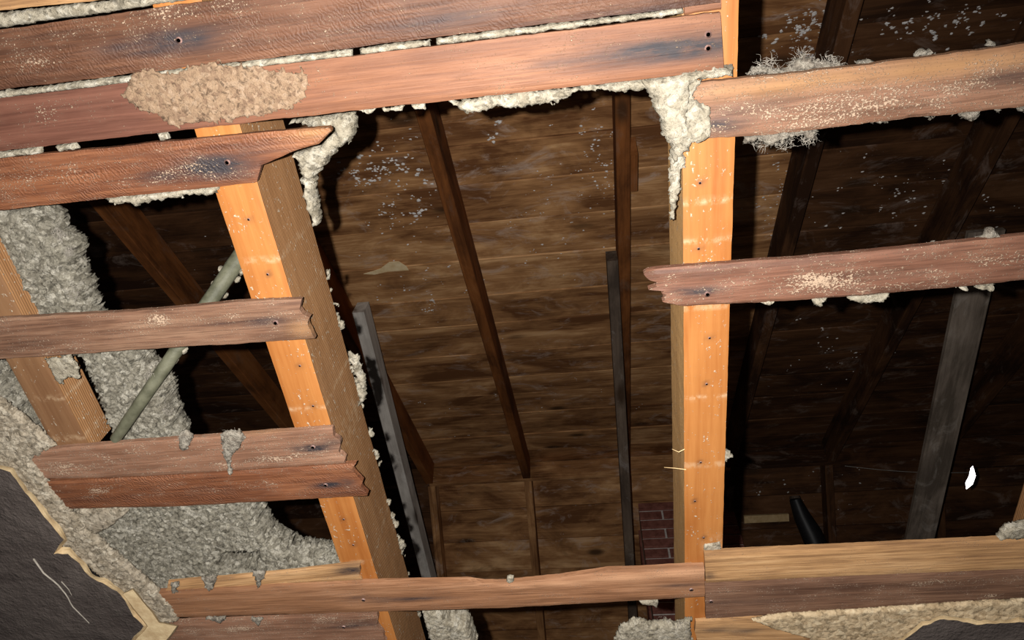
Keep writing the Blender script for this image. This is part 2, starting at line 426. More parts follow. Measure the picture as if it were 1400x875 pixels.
def fibres(name, spots, mat, n=40, ln=12, r=.00035, parent=None, label=None, cat=None, kind=None, z=.0, up=0.0, seed=1):
    """tangle of curled fibres around (px,py,radius px) spots; one mesh"""
    R = random.Random(seed); V = []; Fs = []
    for (x, y, rad) in spots:
        for k in range(n):
            a = R.random() * 6.283; q = rad * math.sqrt(R.random())
            p = P(x + q * math.cos(a), y + q * math.sin(a), z)
            d = Vector((R.gauss(0, 1), R.gauss(0, 1), R.gauss(0, .5) + up)).normalized()
            sg = 5; L = ln * PXM * R.uniform(.5, 1.3) / sg; c = Vector(p); b0 = len(V)
            curl = Vector((R.gauss(0, 1), R.gauss(0, 1), R.gauss(0, 1))) * .6
            for s in range(sg + 1):
                u = d.orthogonal().normalized(); v = d.cross(u); rr = r * (1 - .8 * s / sg)
                for t in range(3):
                    an = t * 2.094; V.append(c + (u * math.cos(an) + v * math.sin(an)) * rr)
                c = c + d * L; d = (d + curl.cross(d) * .5 + Vector((R.gauss(0, .25), R.gauss(0, .25), R.gauss(0, .2)))).normalized()
            for s in range(sg):
                for t in range(3):
                    Fs.append((b0 + s * 3 + t, b0 + s * 3 + (t + 1) % 3, b0 + (s + 1) * 3 + (t + 1) % 3, b0 + (s + 1) * 3 + t))
    o = mesh_obj(name, [tuple(v) for v in V], Fs, mat, parent)
    if label: tag(o, label, cat, None, kind)
    elif kind: o['kind'] = kind
    return o

def tube(name, pts, rad, mat, n=12, parent=None, rough=0):
    pts = [Vector(p) for p in pts]; V = []; Fs = []; m = len(pts)
    rads = rad if isinstance(rad, (list, tuple)) else [rad] * m
    u = None
    for i, p in enumerate(pts):
        d = (pts[min(i + 1, m - 1)] - pts[max(i - 1, 0)]).normalized()
        u = d.orthogonal().normalized() if u is None else (u - d * u.dot(d)).normalized()
        v = d.cross(u)
        for t in range(n):
            a = 2 * math.pi * t / n; q = u * math.cos(a) + v * math.sin(a)
            V.append(p + q * (rads[i] + rough * noise.noise((i * .6, math.cos(a) * 2, math.sin(a) * 2))))
    for i in range(m - 1):
        for t in range(n): b = (t + 1) % n; Fs.append((i * n + t, i * n + b, (i + 1) * n + b, (i + 1) * n + t))
    Fs.append(tuple(reversed(range(n)))); Fs.append(tuple(range((m - 1) * n, m * n)))
    return mesh_obj(name, [tuple(v) for v in V], Fs, mat, parent, None, 0, True, None, 50)

def beam(name, c, ax, ay, az, lx, ly, lz, mat, parent=None, bevel=.002):
    """box with chamfered long edges, centre c, unit axes, full sizes; local x along ax (grain)"""
    hx, hy, hz = lx / 2, ly / 2, lz / 2; b = min(bevel, hy * .5, hz * .5)
    sec = [(-hy + b, -hz), (hy - b, -hz), (hy, -hz + b), (hy, hz - b), (hy - b, hz), (-hy + b, hz), (-hy, hz - b), (-hy, -hz + b)]
    V = [(sx * hx, y, z) for sx in (-1, 1) for (y, z) in sec]
    Fs = [tuple(reversed(range(8))), tuple(range(8, 16))] + [(i, (i + 1) % 8, 8 + (i + 1) % 8, 8 + i) for i in range(8)]
    me = bpy.data.meshes.new(name); me.from_pydata(V, [], Fs); me.materials.append(mat)
    o = bpy.data.objects.new(name, me); col.objects.link(o)
    m = Matrix.Identity(4)
    for i in range(3): m[i][0] = ax[i]; m[i][1] = ay[i]; m[i][2] = az[i]; m[i][3] = c[i]
    if parent: o.parent = parent; o.matrix_basis = parent_world(parent).inverted() @ m
    else: o.matrix_basis = m
    return o

# ================================================================== ROOF (setting)
PITCH = math.radians(24.5); D = 1.80
RD = np.array([0, math.cos(PITCH), math.sin(PITCH)]); RN = np.array([0, -math.sin(PITCH), math.cos(PITCH)])
RAFD = .14
def on_roof(px, py, extra=0.0):
    v = ray(px, py); return CAM + v * ((D + extra) / (v @ RN))
ridge = on_roof(770, 630, RAFD) - CAM
R2D = np.array([0, math.cos(PITCH), -math.sin(PITCH)]); R2N = np.array([0, math.sin(PITCH), math.cos(PITCH)])
D2 = ridge @ R2N
def on_far(px, py, extra=0.0):     # extra<0 : nearer than the planks
    v = ray(px, py); return CAM + v * ((D2 + extra) / (v @ R2N))
EX = np.array([1., 0, 0])
s_r = ridge @ RD
XL, XR = -3.4, 3.6

def slope(name, label, s0, s1, Dn, rd, rn, joints, seed, zone):
    R = random.Random(seed); cy = (s0 + s1) / 2
    c = CAM + rn * (Dn + .018 + .006) + rd * cy + EX * (XL + XR) / 2
    fo = beam(name, c, EX, rd, rn, XR - XL, s1 - s0, .006, FELT); fo['kind'] = 'structure'; fo['label'] = label
    for k in range(len(joints) - 1):
        a, b = joints[k], joints[k + 1]
        x = XL
        cuts = [RX[0] + .61 * i for i in range(-6, 9)]
        while x < XR - .01:
            nx = [q for q in cuts if q > x + 1.1]
            e = min(XR, R.choice(nx[:3]) if nx else XR)
            for stop in (RX[1], RX[4]):  # planks cut here so the painted falloff changes at a rafter
                if x < stop - .01 < e: e = stop
            if XR - e < .5: e = XR
            ww = b - a - .0018
            mt = zone((x + e) / 2, (a + b) / 2, R)
            cc = CAM + rn * (Dn + .009 + R.uniform(-.003, .003)) + rd * (a + b) / 2 + EX * (x + e) / 2
            beam('plank', cc, EX, rd, rn, e - x - .003, ww, .018, mt, fo, .003)
            x = e
    return fo
RX = [-.457 - .61 * 2, -.457 - .61, -.457, .150, .763, 1.34, 1.96]
sj = [v for v in (on_roof(770, y, RAFD) - CAM for y in (151, 185, 240, 294, 345, 395, 434, 475, 510, 534, 561, 590, 612, 629))]
sj = [float(v @ RD) for v in sj]; sj[-1] = float(s_r)
pre = []; q = sj[0]
while q > -1.4: q -= .19; pre.append(q)
joints = sorted(pre) + sj
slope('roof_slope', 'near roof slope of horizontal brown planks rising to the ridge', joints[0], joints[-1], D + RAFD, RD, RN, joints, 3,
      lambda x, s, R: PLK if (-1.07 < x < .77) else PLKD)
t0 = float(ridge @ R2D)
fj = [t0 + v for v in (0, .085, .29, .50, .70, .90, 1.1, 1.31, 1.5, 1.7, 1.9, 2.1, 2.3, 2.5)]
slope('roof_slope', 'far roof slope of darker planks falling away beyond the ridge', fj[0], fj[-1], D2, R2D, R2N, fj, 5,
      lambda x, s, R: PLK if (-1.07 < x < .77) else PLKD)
# ridge board, its side lengths painted darker to follow the flash falloff
rb = ridge + CAM
for (xa_, xb_, mt_, lb_) in ((XL, RX[1], PLKD, 'dark left length of the ridge board'), (RX[1], RX[4], PLK, 'pale middle length of the ridge board above the big opening'), (RX[4], XR, PLKD, 'dark right length of the ridge board')):
    tag(beam('ridge_board', np.array([(xa_ + xb_) / 2, rb[1], rb[2] - .085]), EX, np.array([0, 1., 0]), np.array([0, 0, 1.]), xb_ - xa_ - .002, .022, .15, mt_), lb_, 'board')

# rafters
rl = ['second rafter to the left of the bare middle bay, seen beside the grey round pole', 'rafter behind the left joist, beside the pale grey tie board',
      'rust brown rafter crossing the middle of the big opening', 'dark brown spliced rafter in the opening nearest the right joist',
      'dim rafter seen just right of the right joist', 'dim rafter crossing beside the wide grey tie board', 'rafter lost in the dark at far right']
rlf = ['far slope rafter in the dark at the far left', 'far slope rafter near the lower end of the pale grey tie board', 'narrow far slope rafter in line with the middle rafter',
       'short far slope rafter ending above the brick chimney', 'far slope rafter seen low beside the right joist', 'pale edged far slope rafter left of the wide grey tie board',
       'far slope rafter right of the wide grey tie board']
for i, x in enumerate(RX):
    sA, sB = -1.2, s_r - .075
    c = CAM + RN * (D + RAFD / 2 - .0) + RD * (sA + sB) / 2 + EX * x
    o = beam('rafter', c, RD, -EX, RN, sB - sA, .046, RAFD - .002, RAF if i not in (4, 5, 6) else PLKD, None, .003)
    tag(o, rl[i], 'rafter', None)
    tA, tB = t0 + .03, (t0 + .26 if i == 3 else t0 + 2.4)
    c = CAM + R2N * (D2 - .05) + R2D * (tA + tB) / 2 + EX * x
    o = beam('rafter', c, R2D, -EX, R2N, tB - tA, .046, .098, PLKD if i > 3 else PLK, None, .003)
    tag(o, rlf[i], 'rafter', None)
# splice lump on the spliced rafter
p = on_roof(858, 234); s = (p - CAM) @ RD
o = beam('splice_block', CAM + RN * (D + .05) + RD * (s + .02) + EX * (.150 + .036), RD, -EX, RN, .16, .024, .09, RAF)
tag(o, 'short wooden splice block nailed to the side of the spliced rafter', 'block')

# horizontal tie boards running under the slopes
def tie(label, px, py, w, h, mat, x=None, dz=0, name='tie_board'):
    p = on_roof(px, py); z = p[2]; x0 = p[0] if x is None else x
    yend = (D2 - R2N[2] * (z - CAM[2])) / R2N[1]
    y0 = p[1]; c = np.array([x0, (y0 + yend - .1) / 2, z + dz])
    o = beam(name, c, np.array([0, 1., 0]), -EX, np.array([0, 0, 1.]), yend - .1 - y0, w, h, mat, None, .002)
    return tag(o, label, 'board')
tie('pale grey tie board running beside the left joist into the attic', 493, 420, .050, .09, GTIE)
tie('dark grey tie board fixed to the left side of the spliced rafter', 834, 350, .042, .09, DTIE, x=.150 - .048)
o = tie('wide grey tie board slanting down the dark attic at right', 1328, 300, .12, .022, DTIE2, dz=-.10)
bpy.context.view_layer.update()

# pale scar and debris on the roof planks
def patch_roof(name, poly, mat, th=.002, fn=on_roof, ex=RAFD, nrm=RN, label=None, cat=None):
    T = [fn(x, y, ex - .0045) for x, y in poly]; n = len(T)
    T2 = [p - nrm * th for p in T]
    return mesh_obj(name, T + T2, [tuple(range(n)), tuple(range(2 * n - 1, n - 1, -1))] + [(i, (i + 1) % n, n + (i + 1) % n, n + i) for i in range(n)], mat, None, None, 0, False)
SCAR = flat_mat('pale_split_wood', (.42, .28, .13), (.60, .44, .24), 30, .8)
o = patch_roof('wood_splinter', [(497, 374), (508, 371), (520, 367), (532, 358), (545, 357), (556, 364), (559, 369), (530, 371), (512, 375)], flat_mat('fresh_split_wood', (.75, .55, .3), (.92, .75, .48), 30, .8))
tag(o, 'pale split sliver of wood on the roof planks above the grey tie board', 'splinter')

def fleck(V, Fs, c, r, nrm, R):
    b0 = len(V); n = 6; u = EX; v = np.cross(nrm, u); k = R.uniform(.4, 1)
    rs = [r * R.uniform(.5, 1.3) for _ in range(n)]; a0 = R.random() * 6
    for q in range(n): a = a0 + q * math.pi * 2 / n; V.append(tuple(c + (u * math.cos(a) + v * math.sin(a) * k) * rs[q]))
    V.append(tuple(c - nrm * r * .6))
    for q in range(n): Fs.append((b0 + q, b0 + (q + 1) % n, b0 + n))
def scatter(zones, fn, ex, nrm, label, cap, seed):
    R = random.Random(seed); V = []; Fs = []
    for (x0, y0, x1, y1, n, r0, r1) in zones:
        for _ in range(n):
            x = R.gauss((x0 + x1) / 2, (x1 - x0) / 4.2); y = R.gauss((y0 + y1) / 2, (y1 - y0) / 4.2)
            for _ in range(R.choice((1, 1, 2, 4))):
                fleck(V, Fs, fn(x + R.gauss(0, 2.5), y + R.gauss(0, 2.5), ex - .0005), R.uniform(r0 * .6, r1 * 1.2) * .0042, nrm, R)
    o = mesh_obj('fluff_flecks', V, Fs, FLK, None, None, 0, False)
    return tag(o, label, 'debris', None, 'stuff')
FLK = flat_mat('fluff_fleck', (.5, .47, .44), (.85, .82, .8), 50, .9)
scatter([(462, 205, 560, 262, 60, .8, 1.9), (540, 150, 600, 210, 14, .7, 1.6), (500, 240, 600, 330, 40, .6, 1.6), (560, 220, 600, 320, 14, .6, 2.2),
         (450, 300, 640, 480, 26, .5, 1.2), (560, 400, 620, 440, 10, .6, 1.6), (640, 170, 700, 200, 6, .8, 1.8), (790, 170, 840, 270, 36, .6, 1.4), (838, 140, 852, 420, 60, .5, 1.2),
         (640, 150, 900, 420, 60, .4, 1.1), (470, 430, 900, 620, 26, .4, 1.0), (1040, 0, 1160, 100, 90, .6, 1.5), (1160, 0, 1400, 60, 60, .6, 1.6),
         (1030, 200, 1110, 340, 40, .5, 1.3), (1100, 200, 1400, 330, 50, .5, 1.4), (1060, 420, 1240, 560, 26, .5, 1.3), (130, 290, 400, 420, 16, .5, 1.1)],
        on_roof, RAFD, RN, 'small pale flecks of fluff stuck all over the near roof planks', 0, 4)
scatter([(1010, 600, 1250, 740, 22, .6, 1.4), (580, 650, 850, 800, 10, .4, 1.0)], on_far, 0, R2N, 'few pale flecks on the far roof slope planks', 0, 5)

# brick chimney passing through the far slope
BRK = flat_mat('chimney_brick', (.16, .055, .04), (.32, .13, .10), 25, .9, .6); MOR = flat_mat('lime_mortar', (.55, .5, .46), (.8, .75, .7), 60, .95, .5)
pc = on_far(893, 692, -.02); pa = on_far(872, 700); pb = on_far(1001, 700)
cy0 = pc[1]; zt = pc[2] + .05; xa, xb = pa[0], pb[0]; zb = BASE + .10
core = beam('brick_chimney', np.array([(xa + xb) / 2, cy0 + .2, (zt + zb) / 2]), EX, np.array([0, 1., 0]), np.array([0, 0, 1.]), xb - xa - .012, .388, zt - zb, MOR)
tag(core, 'red brick chimney with pale mortar behind the right joist', 'chimney')
bl, bh = (xb - xa) / 2, .075
z = zt - .02; row = 0; bm0 = None
while z > zb + .1 and row < 24:
    offx = 0 if row % 2 == 0 else bl / 2
    x = xa - (bl - offx if offx else 0)
    xs = [(xa, xa + bl), (xa + bl, xb)] if row % 2 == 0 else [(xa, xa + bl / 2), (xa + bl / 2, xa + bl * 1.5), (xa + bl * 1.5, xb)]
    for (a, b) in xs:
        beam('brick', np.array([(a + b) / 2, cy0 + .045 + random.uniform(-.003, .003), z - bh / 2 + .006]), EX, np.array([0, 1., 0]), np.array([0, 0, 1.]), b - a - .012, .1, bh - .012, BRK, core, .004)
    for sx, xx in ((-1, xa), (1, xb)):
        beam('brick', np.array([xx + sx * -.03, cy0 + .25, z - bh / 2 + .006]), np.array([0, 1., 0]), -EX, np.array([0, 0, 1.]), .2, .07, bh - .012, BRK, core, .004)
    z -= bh; row += 1

# things in the dark at right
o = beam('batten', (on_far(1017, 712, -.12) + on_far(1078, 705, -.12)) / 2, EX, R2D, R2N, .26, .045, .022, SCAR); tag(o, 'short pale batten lying across the far slope beside the black pipe', 'batten')
BLK = flat_mat('black_plastic', (.006, .006, .007), (.012, .011, .012), 40, .5, .2, .4)
pp = [on_far(1087, 682, -.4), on_far(1096, 705, -.42), on_far(1108, 728, -.46), on_far(1124, 765, -.5)]
o = tube('vent_pipe', pp, [.030, .045, .055, .06], BLK, 16, None, .006); tag(o, 'black bent pipe standing in the dark below the far slope', 'pipe')
c2 = tube('pipe_cap', [pp[0] + np.array([0, -.01, .012]), pp[0] + np.array([0, 0, .0])], [.026, .03], DTIE, 16, o)
GLINT = flat_mat('glint_metal', (.80, .83, .90), (.95, .96, 1), 20, .32, .2, .5, .001, .9)  # metal sheet turned to the flash, standing in for an unidentified bright shape
V = []; Fs = []
a0 = np.array([[1330, 637], [1334, 650], [1330, 662], [1321, 669], [1320, 660], [1325, 650], [1327, 640]])
rc = ray(1327, 652); rc = rc / np.linalg.norm(rc); n = len(a0)
T = [CAM + ray(x, y) * (2.6 / (ray(x, y) @ rc)) + rc * .0002 * math.sin(i * 2) for i, (x, y) in enumerate(a0)]
T2 = [p + rc * .004 for p in T]
o = mesh_obj('glint_stand_in', T + T2, [tuple(range(n)), tuple(range(2 * n - 1, n - 1, -1))] + [(i, (i + 1) % n, n + (i + 1) % n, n + i) for i in range(n)], GLINT, None, None, 0, False)
tag(o, 'small bright stand-in scrap glinting in the dark at far right', 'reflector')
o = beam('blocking_board', (on_far(1336, 652, -.5) + on_far(1420, 648, -.5)) / 2, EX, R2D, R2N, .42, .10, .03, PLKD); tag(o, 'dim brown board behind the bright white scrap', 'board')
WEB = flat_mat('cobweb', (.3, .28, .25), (.4, .38, .35), 80, .9)
pw = [on_far(1155, 637, -.6) * (1 - t) + on_far(1325, 646, -.6) * t + np.array([0, 0, -.02 * math.sin(t * 3.14)]) for t in np.linspace(0, 1, 12)]
o = tube('cobweb_strand', pw, .0011, WEB, 4); tag(o, 'thin cobweb strand stretched towards the white scrap', 'cobweb')

# ================================================================== JOISTS
def joist(label, xl, xr, y0, y1, h=.106, nails=(), seed=0, bands=(), extra=()):
    mk = [];
    xc = (xl + xr) / 2
    for (px, py) in nails: p = P(px, py, 0); mk.append((0, p[0], p[1], 5 * PXM, 4 * PXM, .75))
    for py in bands: p = P(700, py, 0); mk.append((2, xc, p[1], 3.5 * PXM, .1, .9))
    for e in extra: p = P(e[0], e[1], 0); mk.append((e[5] if len(e) > 5 else 2, p[0], p[1], e[2] * PXM, e[3] * PXM, e[4]))
    o = strip('ceiling_joist', [(xl, y0), (xl, y1)], [(xr, y0), (xr, y1)], 0, h, [JB, JS], m=9, edge=.0004, und=.0002, rnd=.0012, marks=mk, seed=seed, side_mat=True)
    tag(o, label, 'joist')
    for (px, py) in nails: disc('nail', P(px, py, .0002), .0016, .0006, NAILM, o, 8)
    return o
JL0 = P(340, 400, 0)[0]; JL1 = P(397, 400, 0)[0]
JR0 = P(934.8, 450, 0)[0]; JR1 = P(997, 450, 0)[0]
j_left = joist('orange joist slanting down the left side of the big opening', JL0, JL1, -.75, 1.9, nails=[(340, 300), (366, 375), (410, 500), (428, 555), (470, 710), (483, 745)], seed=1,
      bands=(325, 402, 540, 588, 760, 600), extra=[(470, 620, 30, 10, .8)])
j_right = joist('upright orange joist on the right side of the big opening', JR0, JR1, -.75, 1.9, nails=[(970, 462), (966, 525), (958, 632), (950, 685), (955, 340), (962, 735), (957, 250)], seed=2,
      bands=(205, 300, 352, 440, 560, 650), extra=[(975, 745, 20, 14, .9)])
a = P(60, 492, 0)[0]
j_right.data.materials[1] = joist_mat('joist_side_brightened', (.50, .27, .10), (.72, .42, .17), .25, .7)  # right joist sides coloured brighter, as if more flash reached them
j_far = joist('brown joist stub at left edge between patches of grey insulation', a - .046, a, -.75, P(110, 618, 0)[1], h=.045, seed=3, bands=(500, 560))
j_far.data.materials[0] = joist_mat('joist_dull_underside', (.13, .062, .028), (.19, .10, .048), 0, .7)
a = P(1376, 741, .106)[0]
joist('plaster flecked joist at right edge, just above the lower laths', a, a + .046, -.75, 1.9, seed=4)

# ================================================================== LATHS
m_tan = lath_mat('lath_tan', (.15, .075, .033), (.37, .205, .09), (.52, .32, .16), .3)
m_long = lath_mat('lath_pale_salmon', (.12, .052, .024), (.25, .118, .058), (.34, .18, .10), .4, tan=(.48, .26, .145))
m_red = lath_mat('lath_red_brown', (.055, .020, .013), (.115, .044, .026), (.165, .070, .042), .5)
m_redd = lath_mat('lath_dark_red', (.042, .017, .009), (.092, .038, .019), (.145, .066, .035), .55, .35)
m_sal = lath_mat('lath_salmon', (.105, .040, .019), (.175, .072, .034), (.25, .112, .055), .35)
m_saw = lath_mat('lath_saw_marked', (.062, .020, .009), (.145, .052, .022), (.225, .092, .042), .6, .5)
m_mau = lath_mat('lath_mauve_brown', (.065, .030, .018), (.155, .080, .048), (.23, .135, .085), .8)
m_dusty = lath_mat('lath_dusty', (.10, .048, .028), (.20, .10, .060), (.30, .17, .11), 1.15)
m_rustd = lath_mat('lath_rust_dusty', (.075, .032, .019), (.15, .066, .040), (.21, .10, .060), 1.1)

lath('tan lath at the very top left corner', [(-160, -10), (100, -45), (260, -70)], [(-160, 34), (0, 15), (188, -6), (260, -16)], m_tan, seed=11)
lath('dark red lath crossing the top, second from the top left corner', [(-160, 62), (0, 41), (290, 0), (700, -62), (986, -105)], [(-160, 144), (0, 123), (480, 66), (985, 4)], m_redd,
     nails=[(245, 55), (955, -40)], stains=[(235, 57, 55, 11, 1.0), (170, 65, 40, 7, .55), (600, 30, 60, 8, .5), (860, 20, 90, 6, .5)], seed=12, dusts=[(40, 85, 60, 14, .35), (240, 20, 160, 20, .3)])
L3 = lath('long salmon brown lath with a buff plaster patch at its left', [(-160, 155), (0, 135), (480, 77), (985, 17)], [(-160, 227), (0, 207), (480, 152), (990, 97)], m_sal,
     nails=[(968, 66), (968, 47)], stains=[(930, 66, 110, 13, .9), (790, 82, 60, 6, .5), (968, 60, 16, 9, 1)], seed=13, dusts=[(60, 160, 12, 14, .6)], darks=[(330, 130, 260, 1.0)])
# the left half of that lath is darker brown, blending into salmon
clump('plaster_patch', None, [(165, 128), (180, 102), (210, 96), (240, 100), (290, 86), (345, 90), (390, 96), (412, 96), (420, 105), (418, 135), (400, 148), (350, 160), (300, 167), (240, 172), (215, 160), (180, 145)],
      LZ - .0016, .0018, CRUST, .0006, .004, .004, .004, .0015, seed=3, parent=L3)['label'] = 'thin crusty buff plaster patch stuck on the lath'
lath('saw marked red lath with a tapering broken right end', [(-160, 234), (0, 217), (300, 187), (450, 174)], [(-160, 305), (0, 288), (180, 268), (350, 250), (356, 226), (400, 208), (436, 197), (452, 180)], m_saw,
     nails=[(311, 222)], stains=[(290, 228, 55, 15, 1.0), (230, 240, 40, 9, .6), (345, 205, 40, 8, .35)], seed=14, dusts=[(60, 245, 120, 12, .45), (250, 235, 50, 14, .5)], tans=[(430, 182, 30, 8, .5)], jag=(0, .002))
lath('mauve brown lath end crossing the left joist at mid height', [(-160, 452), (0, 437), (220, 424), (320, 414), (408, 410)], [(-160, 506), (0, 492), (200, 478), (433, 464)], m_mau,
     nails=[(377, 441)], stains=[(365, 440, 30, 6, .75), (300, 440, 30, 4, .3)], tans=[(415, 450, 22, 16, .6)], dusts=[(215, 437, 20, 14, .6), (300, 435, 60, 12, .4), (50, 478, 60, 10, .3)], seed=15, jag=(0, .006))
lath('upper of the paired dusty laths ending on the left joist', [(38, 617), (200, 604), (455, 586)], [(52, 656), (200, 652), (474, 634)], m_dusty,
     nails=[(428, 611)], stains=[(430, 612, 34, 8, 1.0), (455, 605, 20, 8, .5)], tans=[(350, 590, 50, 6, .5)], dusts=[(80, 640, 50, 14, .4), (390, 625, 60, 6, .5)], seed=16, jag=(.004, .008), m=14, jagn=3)
lath('lower saw marked red lath of the pair, ending on the left joist', [(60, 660), (200, 653), (480, 635)], [(95, 697), (250, 693), (502, 679)], m_saw,
     nails=[(445, 663)], stains=[(450, 663, 26, 6, 1.0), (475, 660, 14, 10, .5)], dusts=[(140, 670, 40, 10, .7), (320, 660, 70, 10, .3)], seed=17, jag=(.004, .008), m=14, jagn=3)
lath('thin tan lath strip tucked above the long bottom lath', [(230, 796), (400, 781), (492, 770)], [(225, 812), (400, 800), (494, 794)], m_tan, z0=LZ + .003, z1=-.0002,
     stains=[(480, 780, 30, 9, .9), (330, 806, 40, 4, .3)], seed=18, jag=(.003, .006), dusts=[(400, 795, 60, 4, .5)])
lath('long pale brown lath bridging both joists near the bottom', [(205, 812), (400, 800), (640, 796), (662, 799), (690, 799), (760, 792), (830, 782), (963, 776)],
     [(212, 846), (400, 841), (700, 832), (964, 817)], m_long, z0=LZ - .0012,
     nails=[(945, 806), (497, 820)], stains=[(550, 820, 70, 4, .85), (930, 800, 40, 5, .6), (490, 818, 30, 4, .6)], tans=[(930, 784, 60, 9, 1), (850, 790, 60, 8, 1), (770, 798, 50, 6, 1), (710, 802, 30, 4, .9)], seed=19, jag=(.003, .0006), dusts=[(800, 815, 90, 7, .25)], m=12)
# pale torn upper strip on that lath
o = bpy.data.objects['ceiling_lath.008'] if 'ceiling_lath.008' in bpy.data.objects else None
lath('dark streaked lath below the long bottom lath at left', [(222, 852), (400, 846), (515, 840)], [(240, 905), (400, 893), (524, 878)], m_dusty,
     nails=[(470, 857)], stains=[(485, 855, 50, 7, .7)], seed=20, jag=(.003, .006), dusts=[(330, 860, 60, 6, .5)])

lath('thick dusty tan edged lath at upper right, torn fluff along it', [(945, 114), (1030, 106), (1200, 88), (1400, 62), (1560, 42)], [(962, 191), (1050, 186), (1200, 168), (1400, 147), (1560, 128)], m_dusty, z0=-.011,
     stains=[(985, 172, 26, 9, .8), (1395, 105, 50, 9, .5), (1010, 150, 50, 8, .35)], tans=[(1100, 112, 120, 12, .8), (1300, 90, 150, 12, .8), (1000, 120, 50, 8, .6)], dusts=[(1150, 150, 120, 20, .45), (1300, 118, 90, 8, .5)], seed=21, jag=(.008, 0), m=14, und=.0016, edge=.0014, rnd=.003)
lath('rusty brown lath with a splintered left end at mid right', [(884, 371), (960, 364), (1100, 354), (1250, 340), (1400, 324), (1560, 309)], [(908, 416), (930, 421), (1050, 415), (1250, 400), (1400, 385), (1560, 372)], m_rustd, z0=-.010,
     nails=[(967, 402)], stains=[(958, 398, 26, 6, 1.0), (935, 397, 20, 4, .6)], dusts=[(1125, 385, 40, 12, .9), (1230, 390, 30, 6, .6), (1380, 355, 50, 8, .5)], seed=22, jag=(.013, 0), m=16, und=.0012, jagn=9, rnd=.003)
lath('clean tan lath, upper of the two at lower right', [(963, 757), (1150, 749), (1400, 737), (1560, 729)], [(965, 798), (1150, 789), (1400, 779), (1560, 771)], m_tan,
     stains=[(970, 788, 8, 8, .6), (1240, 765, 30, 5, .25)], seed=23, jag=(.0006, 0), dusts=[(1100, 785, 120, 4, .3)])
lath('mauve brown lath directly below the clean tan lath at lower right', [(964, 800), (1150, 791), (1400, 780.5), (1560, 773)], [(965, 847), (1100, 840), (1400, 819), (1560, 810)], m_mau, z0=LZ + .001,
     nails=[(972, 822)], stains=[(1010, 822, 60, 4, .7), (1300, 805, 40, 4, .3)], seed=24, jag=(.0006, 0), dusts=[(1360, 814, 12, 5, .9), (1290, 795, 60, 6, .5)])
lath('short tan lath end with dark knot, half buried in bottom plaster', [(950, 852), (1030, 844), (1060, 852)], [(955, 905), (1050, 895), (1120, 885)], m_tan, z0=LZ,
     stains=[(1000, 862, 50, 6, .7)], seed=25, jag=(.002, .005))
lath('short orange wood end at the top right joist, beside the plaster strip', [(936, 4), (986, -4)], [(936, 21), (986, 13)], m_sal, z0=LZ + .004, seed=26)

# ================================================================== PLASTER AND INSULATION
B = clump
B('plaster_strip', 'white plaster strip in the top left gap below the tan corner lath', [(-160, 36), (0, 17), (190, -5), (275, -14), (268, -1), (0, 39), (-160, 60)], LZ + .002, .010, WHITE, .0016, .007, .0012, .003, .002, seed=31, cat='plaster')
B('plaster_strip', 'long white plaster strip squeezed between the second and third laths', [(-160, 145), (0, 125), (300, 88), (480, 68), (700, 40), (900, 16), (936, 10), (936, 20), (480, 78), (0, 136), (-160, 156)], LZ + .002, .010, WHITE, .0016, .007, .0012, .003, .002,
  holes=[[(479, 62), (490, 62), (491, 82), (481, 82)], [(587, 52), (594, 52), (596, 66), (589, 66)]], seed=32, cat='plaster')
B('plaster_crumb', 'white plaster bits wedged above saw marked lath', [[(-160, 229), (0, 208), (56, 200), (54, 212), (0, 218), (-160, 236)], [(74, 200), (100, 196), (104, 205), (78, 209)], [(213, 183), (226, 182), (230, 191), (218, 194)]],
  LZ + .003, .009, WHITE, .0012, .006, .0012, .003, .0016, seed=33, cat='plaster')
B('plaster_ledge', 'ragged white plaster ledge hanging under the saw marked red lath', [(140, 272), (300, 254), (302, 262), (285, 270), (260, 268), (235, 274), (205, 276), (185, 284), (172, 280), (150, 280)], LZ + .002, .012, WHITE, .002, .007, .003, .004, .0018, seed=34, cat='plaster')
B('plaster_ledge', 'bright ragged plaster ledge under the long salmon lath', [(612, 139), (700, 129), (800, 117), (885, 108), (940, 101), (900, 122), (850, 127), (790, 128), (770, 138), (740, 144), (715, 149), (690, 147), (665, 150), (640, 160), (625, 150)], LZ + .002, .012, WHITE, .0022, .008, .003, .005, .0018, seed=35, cat='plaster')
B('plaster_crumb', 'white plaster flecks under the middle of the salmon lath', [[(560, 144), (582, 141), (580, 150), (566, 150)], [(520, 150), (552, 146), (548, 152), (526, 154)], [(488, 152), (512, 150), (506, 157)]], LZ + .002, .008, WHITE, .001, .005, .0015, .002, .0016, seed=36, cat='plaster')
# mass by the top of the right joist
B('plaster_mass', 'large lumpy cream plaster mass hugging the top of right joist', [(878, 113), (940, 98), (985, 94), (1006, 92), (1004, 106), (960, 112), (944, 120), (946, 135), (942, 160), (948, 180), (960, 190), (945, 205), (932, 215), (922, 232), (918, 205), (905, 180), (900, 160), (893, 140)], -.013, .022, WHITE, .0035, .011, .003, .006, .002, seed=37, cat='plaster')
B('plaster_smear', 'plaster smear spread over the left end of the thick upper right lath', [(940, 112), (962, 110), (950, 130), (972, 150), (972, 186), (958, 196), (938, 190)], -.0150, .004, WHITE, .0018, .009, .003, .004, .0018, seed=38, cat='plaster')
B('plaster_smear', 'thin cream plaster trail down the left edge of right joist', [(914, 215), (936, 205), (940, 225), (932, 240), (930, 262), (926, 280), (922, 300), (916, 300), (915, 275), (916, 250)], -.0035, .006, WHITE, .0015, .006, .003, .003, .0018, seed=39, cat='plaster')
